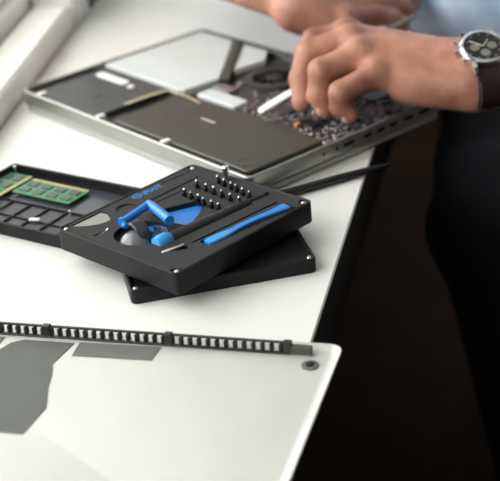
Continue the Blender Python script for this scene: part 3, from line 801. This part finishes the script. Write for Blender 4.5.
def shoe_fun(X, Y, Z):
    f = None
    for s in (1, -1):
        q = smin(sd_cone(X, Y, Z, ANK[s]+np.array((0, 0, -.045)), TOE[s], .045, .034), sd_cone(X, Y, Z, ANK[s]+np.array((0, 0, .02)), ANK[s]+np.array((0, 0, -.04)), .048, .046), .02)
        f = q if f is None else np.minimum(f, q)
    return np.maximum(f, (-.749)-Z)
mesh_from([surface(shoe_fun, (.2, 1.15, -.76), (.65, 1.55, -.58), .006)], 'shoes', M['leather'], person, 1)
def hair_fun(X, Y, Z):
    up = np.array((0, 0, 1.)); A_ = np.stack([SR, FWD, up], 1)
    f = sd_ell(X, Y, Z, HEAD+up*.03-FWD*.02, (.084, .102, .108), A_)
    return np.maximum(f, -sd_ell(X, Y, Z, HEAD-up*.055+FWD*.075, (.10, .115, .115), A_))+.003*np.sin(140*X+60*Z)*np.sin(90*Y)
mesh_from([surface(hair_fun, (HEAD[0]-.16, HEAD[1]-.16, HEAD[2]-.16), (HEAD[0]+.16, HEAD[1]+.16, HEAD[2]+.17), .005)], 'hair', M['hair'], person, 1)
for s in (1, -1):
    c = HEAD+SR*s*.031+FWD*.080+np.array((0, 0, .010)); b = bmesh.new(); bmesh.ops.create_uvsphere(b, u_segments=16, v_segments=12, radius=.0115, matrix=Matrix.Translation(Vector(c)))
    e = obj('eye', b, M['eye'], person); b = bmesh.new(); bmesh.ops.create_uvsphere(b, u_segments=12, v_segments=8, radius=.0055, matrix=Matrix.Translation(Vector(c+FWD*.0075))); obj('iris', b, M['hole'], e)
# fingernails on the back of each fingertip
for fing, nn in ((FING_L, NL), (FING_R, NR)):
    for k, j in fing.items():
        p, q = Vector(j[2]), Vector(j[3]); t = (q-p).normalized(); back = (Vector(j[1])-Vector(j[2])).cross(t)
        bend = t.cross(Vector(j[0])-Vector(j[1])); dor = t.cross(bend.normalized()) if bend.length > 1e-6 else Vector(nn)
        if dor.dot(Vector(j[1])-Vector(fing['middle'][0])) < 0 and fing is FING_L: dor = -dor
        r = RAD[k][3]; c = q-t*.001+dor*(r*.84)
        b = bmesh.new(); bmesh.ops.create_uvsphere(b, u_segments=14, v_segments=8, radius=1.)
        u = t.cross(dor).normalized(); mt = Matrix(((u.x*r*.62, t.x*.0062, dor.x*.0017, c.x), (u.y*r*.62, t.y*.0062, dor.y*.0017, c.y), (u.z*r*.62, t.z*.0062, dor.z*.0017, c.z), (0, 0, 0, 1)))
        bmesh.ops.transform(b, matrix=mt, verts=b.verts); obj('fingernail', b, M['nail'], person)

# stool under the person
st = empty('stool', (PEL[0]+.045, PEL[1]+.045, FLOOR)); tag(st, 'wooden stool the person in the blue shirt sits on', 'stool')
sz = PEL[2]-.128-FLOOR
b = bmesh.new(); slab(circ(.135, 0, 0, 36), sz-.035, sz, .006, b); obj('seat', b, M['stool'], st)
for k in range(4):
    a = PI/4+k*PI/2; b = bmesh.new(); tube([(.17*math.cos(a), .17*math.sin(a), .0), (.09*math.cos(a), .09*math.sin(a), sz-.03)], [.016, .018], 12, b); obj('leg', b, M['stool'], st)
b = bmesh.new(); tube([(.139*math.cos(2*PI*k/24), .139*math.sin(2*PI*k/24), .20) for k in range(25)], .009, 8, b); obj('foot_ring', b, M['stool'], st)

# ------------------------------------------------------------------ tools held in the hands
b = bmesh.new()
p0 = Vector((.0155, 1.2556, .0285)); p1 = Vector((.0540, 1.2600, .0470)); p2 = Vector((.0950, 1.2700, .0640))
d1 = (p1-p0)
tube([p0, p0+d1*.06, p0+d1*.3, p0+d1*.7, p1-d1*.05, p1+d1*.12, p2], [.0030, .0054, .0062, .0058, .0048, .0028, .0024], 14, b, .5)
o = obj('white_spudger', b, M['white']); tag(o, 'white plastic pry stick held in the near hand, tip on the circuit board', 'pry stick')
b = bmesh.new(); q0 = Vector((.135, 1.419, .034)); q1 = Vector((.1900, 1.4090, .0615)); tube([q0, q0+(q1-q0)*.1, q1-(q1-q0)*.08, q1], [.0020, .0025, .0025, .0018], 12, b)
o = obj('grey_pen_tool', b, M['film2']); tag(o, 'thin grey pen-shaped tool held under the far hand\'s fingertips', 'tool')

# ------------------------------------------------------------------ wristwatch
wa = (Vector(LEL)-Vector(LWR)).normalized(); wn_ = Vector(NL); wn_ = (wn_-wa*wn_.dot(wa)).normalized(); wl = wn_.cross(wa).normalized()
wc = Vector(LWR)+wa*.006
wt = bpy.data.objects.new('wristwatch', None); COL.objects.link(wt); wt.empty_display_size = .02
wt.matrix_world = Matrix(((wa.x, wl.x, wn_.x, wc.x), (wa.y, wl.y, wn_.y, wc.y), (wa.z, wl.z, wn_.z, wc.z), (0, 0, 0, 1)))
tag(wt, 'steel chronograph watch with a black dial and brown leather strap on the near wrist', 'watch')
# local: x along the forearm, y across the wrist, z away from the back of the hand
WHT = .0235
b = bmesh.new(); lathe([(.0165, 0), (.0188, .0012), (.0195, .0045), (.0195, .0065), (.0186, .0082), (.0170, .0090), (.0160, .0088), (.0158, .0078)], 40, b, (0, 0, WHT)); obj('watch_case', b, M['chrome'], wt)
b = bmesh.new(); lathe([(.0159, .0072), (.0159, .0079), (.0004, .0079)], 36, b, (0, 0, WHT)); dl = obj('watch_dial', b, M['dial'], wt)
for x, y in ((.0070, 0), (-.0070, 0), (0, -.0072)):
    b = bmesh.new(); lathe([(.0040, .0079), (.0040, .0081), (.0032, .0082), (.0004, .00805)], 22, b, (x, y, WHT)); obj('subdial', b, M['subdial'], dl)
b = bmesh.new()
for k in range(12):
    a = k*PI/6; strip([(.0128*math.cos(a), .0128*math.sin(a), WHT+.0081), (.0150*math.cos(a), .0150*math.sin(a), WHT+.0081)], .0010, .0004, b)
obj('hour_markers', b, M['subdial'], dl)
for a, l_ in ((.9, .0085), (2.5, .0125)):
    b = bmesh.new(); strip([(0, 0, WHT+.0086), (l_*math.cos(a), l_*math.sin(a), WHT+.0086)], .0011, .0003, b); obj('watch_hand', b, M['chrome'], dl)
for a, r_ in ((PI, .0030), (PI-.5, .0022), (PI+.5, .0022)):
    b = bmesh.new(); tube([(.0188*math.cos(a), .0188*math.sin(a), WHT+.005), (.0235*math.cos(a), .0235*math.sin(a), WHT+.005)], [r_*.8, r_], 14, b); obj('crown' if a == PI else 'push_button', b, M['chrome'], wt)
for sy in (1, -1):
    for sx in (1, -1):
        b = bmesh.new(); strip([(sx*.0118, sy*.0140, WHT+.0050), (sx*.0118, sy*.0205, WHT+.0042), (sx*.0116, sy*.0245, WHT+.0005)], [.0042, .0038, .0030], .0036, b); obj('lug', b, M['chrome'], wt)
for o in [k for k in COL.objects if k.parent == wt]:
    o.matrix_local = Matrix.Translation((0, 0, WHT)) @ Matrix.Diagonal((1.14, 1.14, 1.05, 1)) @ Matrix.Translation((0, 0, -WHT))
# strap: an oval band round the wrist
prof = []
for k in range(41):
    a = math.radians(62)-k/40*math.radians(304)
    prof.append((.038*math.cos(a), .0268*math.sin(a)))
b = bmesh.new(); vs = []
for (y, z) in prof:
    nn = Vector((y/.038**2, z/.0268**2)).normalized()
    vs.append([b.verts.new((x, y+nn.x*t_, z+nn.y*t_)) for x, t_ in ((-.0125, 0), (.0125, 0), (.0128, .0012), (.0118, .0026), (-.0118, .0026), (-.0128, .0012))])
for A, B in zip(vs, vs[1:]):
    for i in range(6): b.faces.new((A[i], A[(i+1) % 6], B[(i+1) % 6], B[i]))
b.faces.new(vs[0][::-1]); b.faces.new(vs[-1])
sp = obj('strap', b, M['leather'], wt)
for x in (-.0102, .0102):
    b = bmesh.new(); tube([(x, y*1.078, z*1.11) for y, z in prof[3:-3]], .0004, 6, b); obj('stitching', b, M['stitch'], sp)

# ------------------------------------------------------------------ light: daylight through the window and the added second one
w = bpy.data.worlds.new('world'); sc.world = w; w.use_nodes = True
bg = w.node_tree.nodes['Background']; bg.inputs[0].default_value = (.985, 1.0, 1.0, 1); bg.inputs[1].default_value = 5.4
for a, c_ in ((S0, S1), (S2, S3)):
    pl = bpy.data.lights.new('window_portal', 'AREA'); pl.shape = 'RECTANGLE'; pl.size = c_-a; pl.size_y = 1.30; pl.cycles.is_portal = True
    po = bpy.data.objects.new('window_portal', pl); COL.objects.link(po)
    c = W0+WD*((a+c_)/2)+WO*.13+Vector((0, 0, .68)); zax = WO; xax = WD; yax = zax.cross(xax)
    po.matrix_world = Matrix(((xax.x, yax.x, zax.x, c.x), (xax.y, yax.y, zax.y, c.y), (xax.z, yax.z, zax.z, c.z), (0, 0, 0, 1)))

# ------------------------------------------------------------------ lift everything so the floor is at zero
for o in list(COL.objects):
    if o.parent is None: o.location.z += TABLE_H
vs_ = sc.view_settings
sc.display_settings.display_device = 'sRGB'
vs_.view_transform = 'Standard'; vs_.look = 'None'; vs_.gamma = 1; vs_.use_curve_mapping = False; vs_.exposure = 0.05
sc.cycles.use_denoising = True
sc.cycles.max_bounces = 8
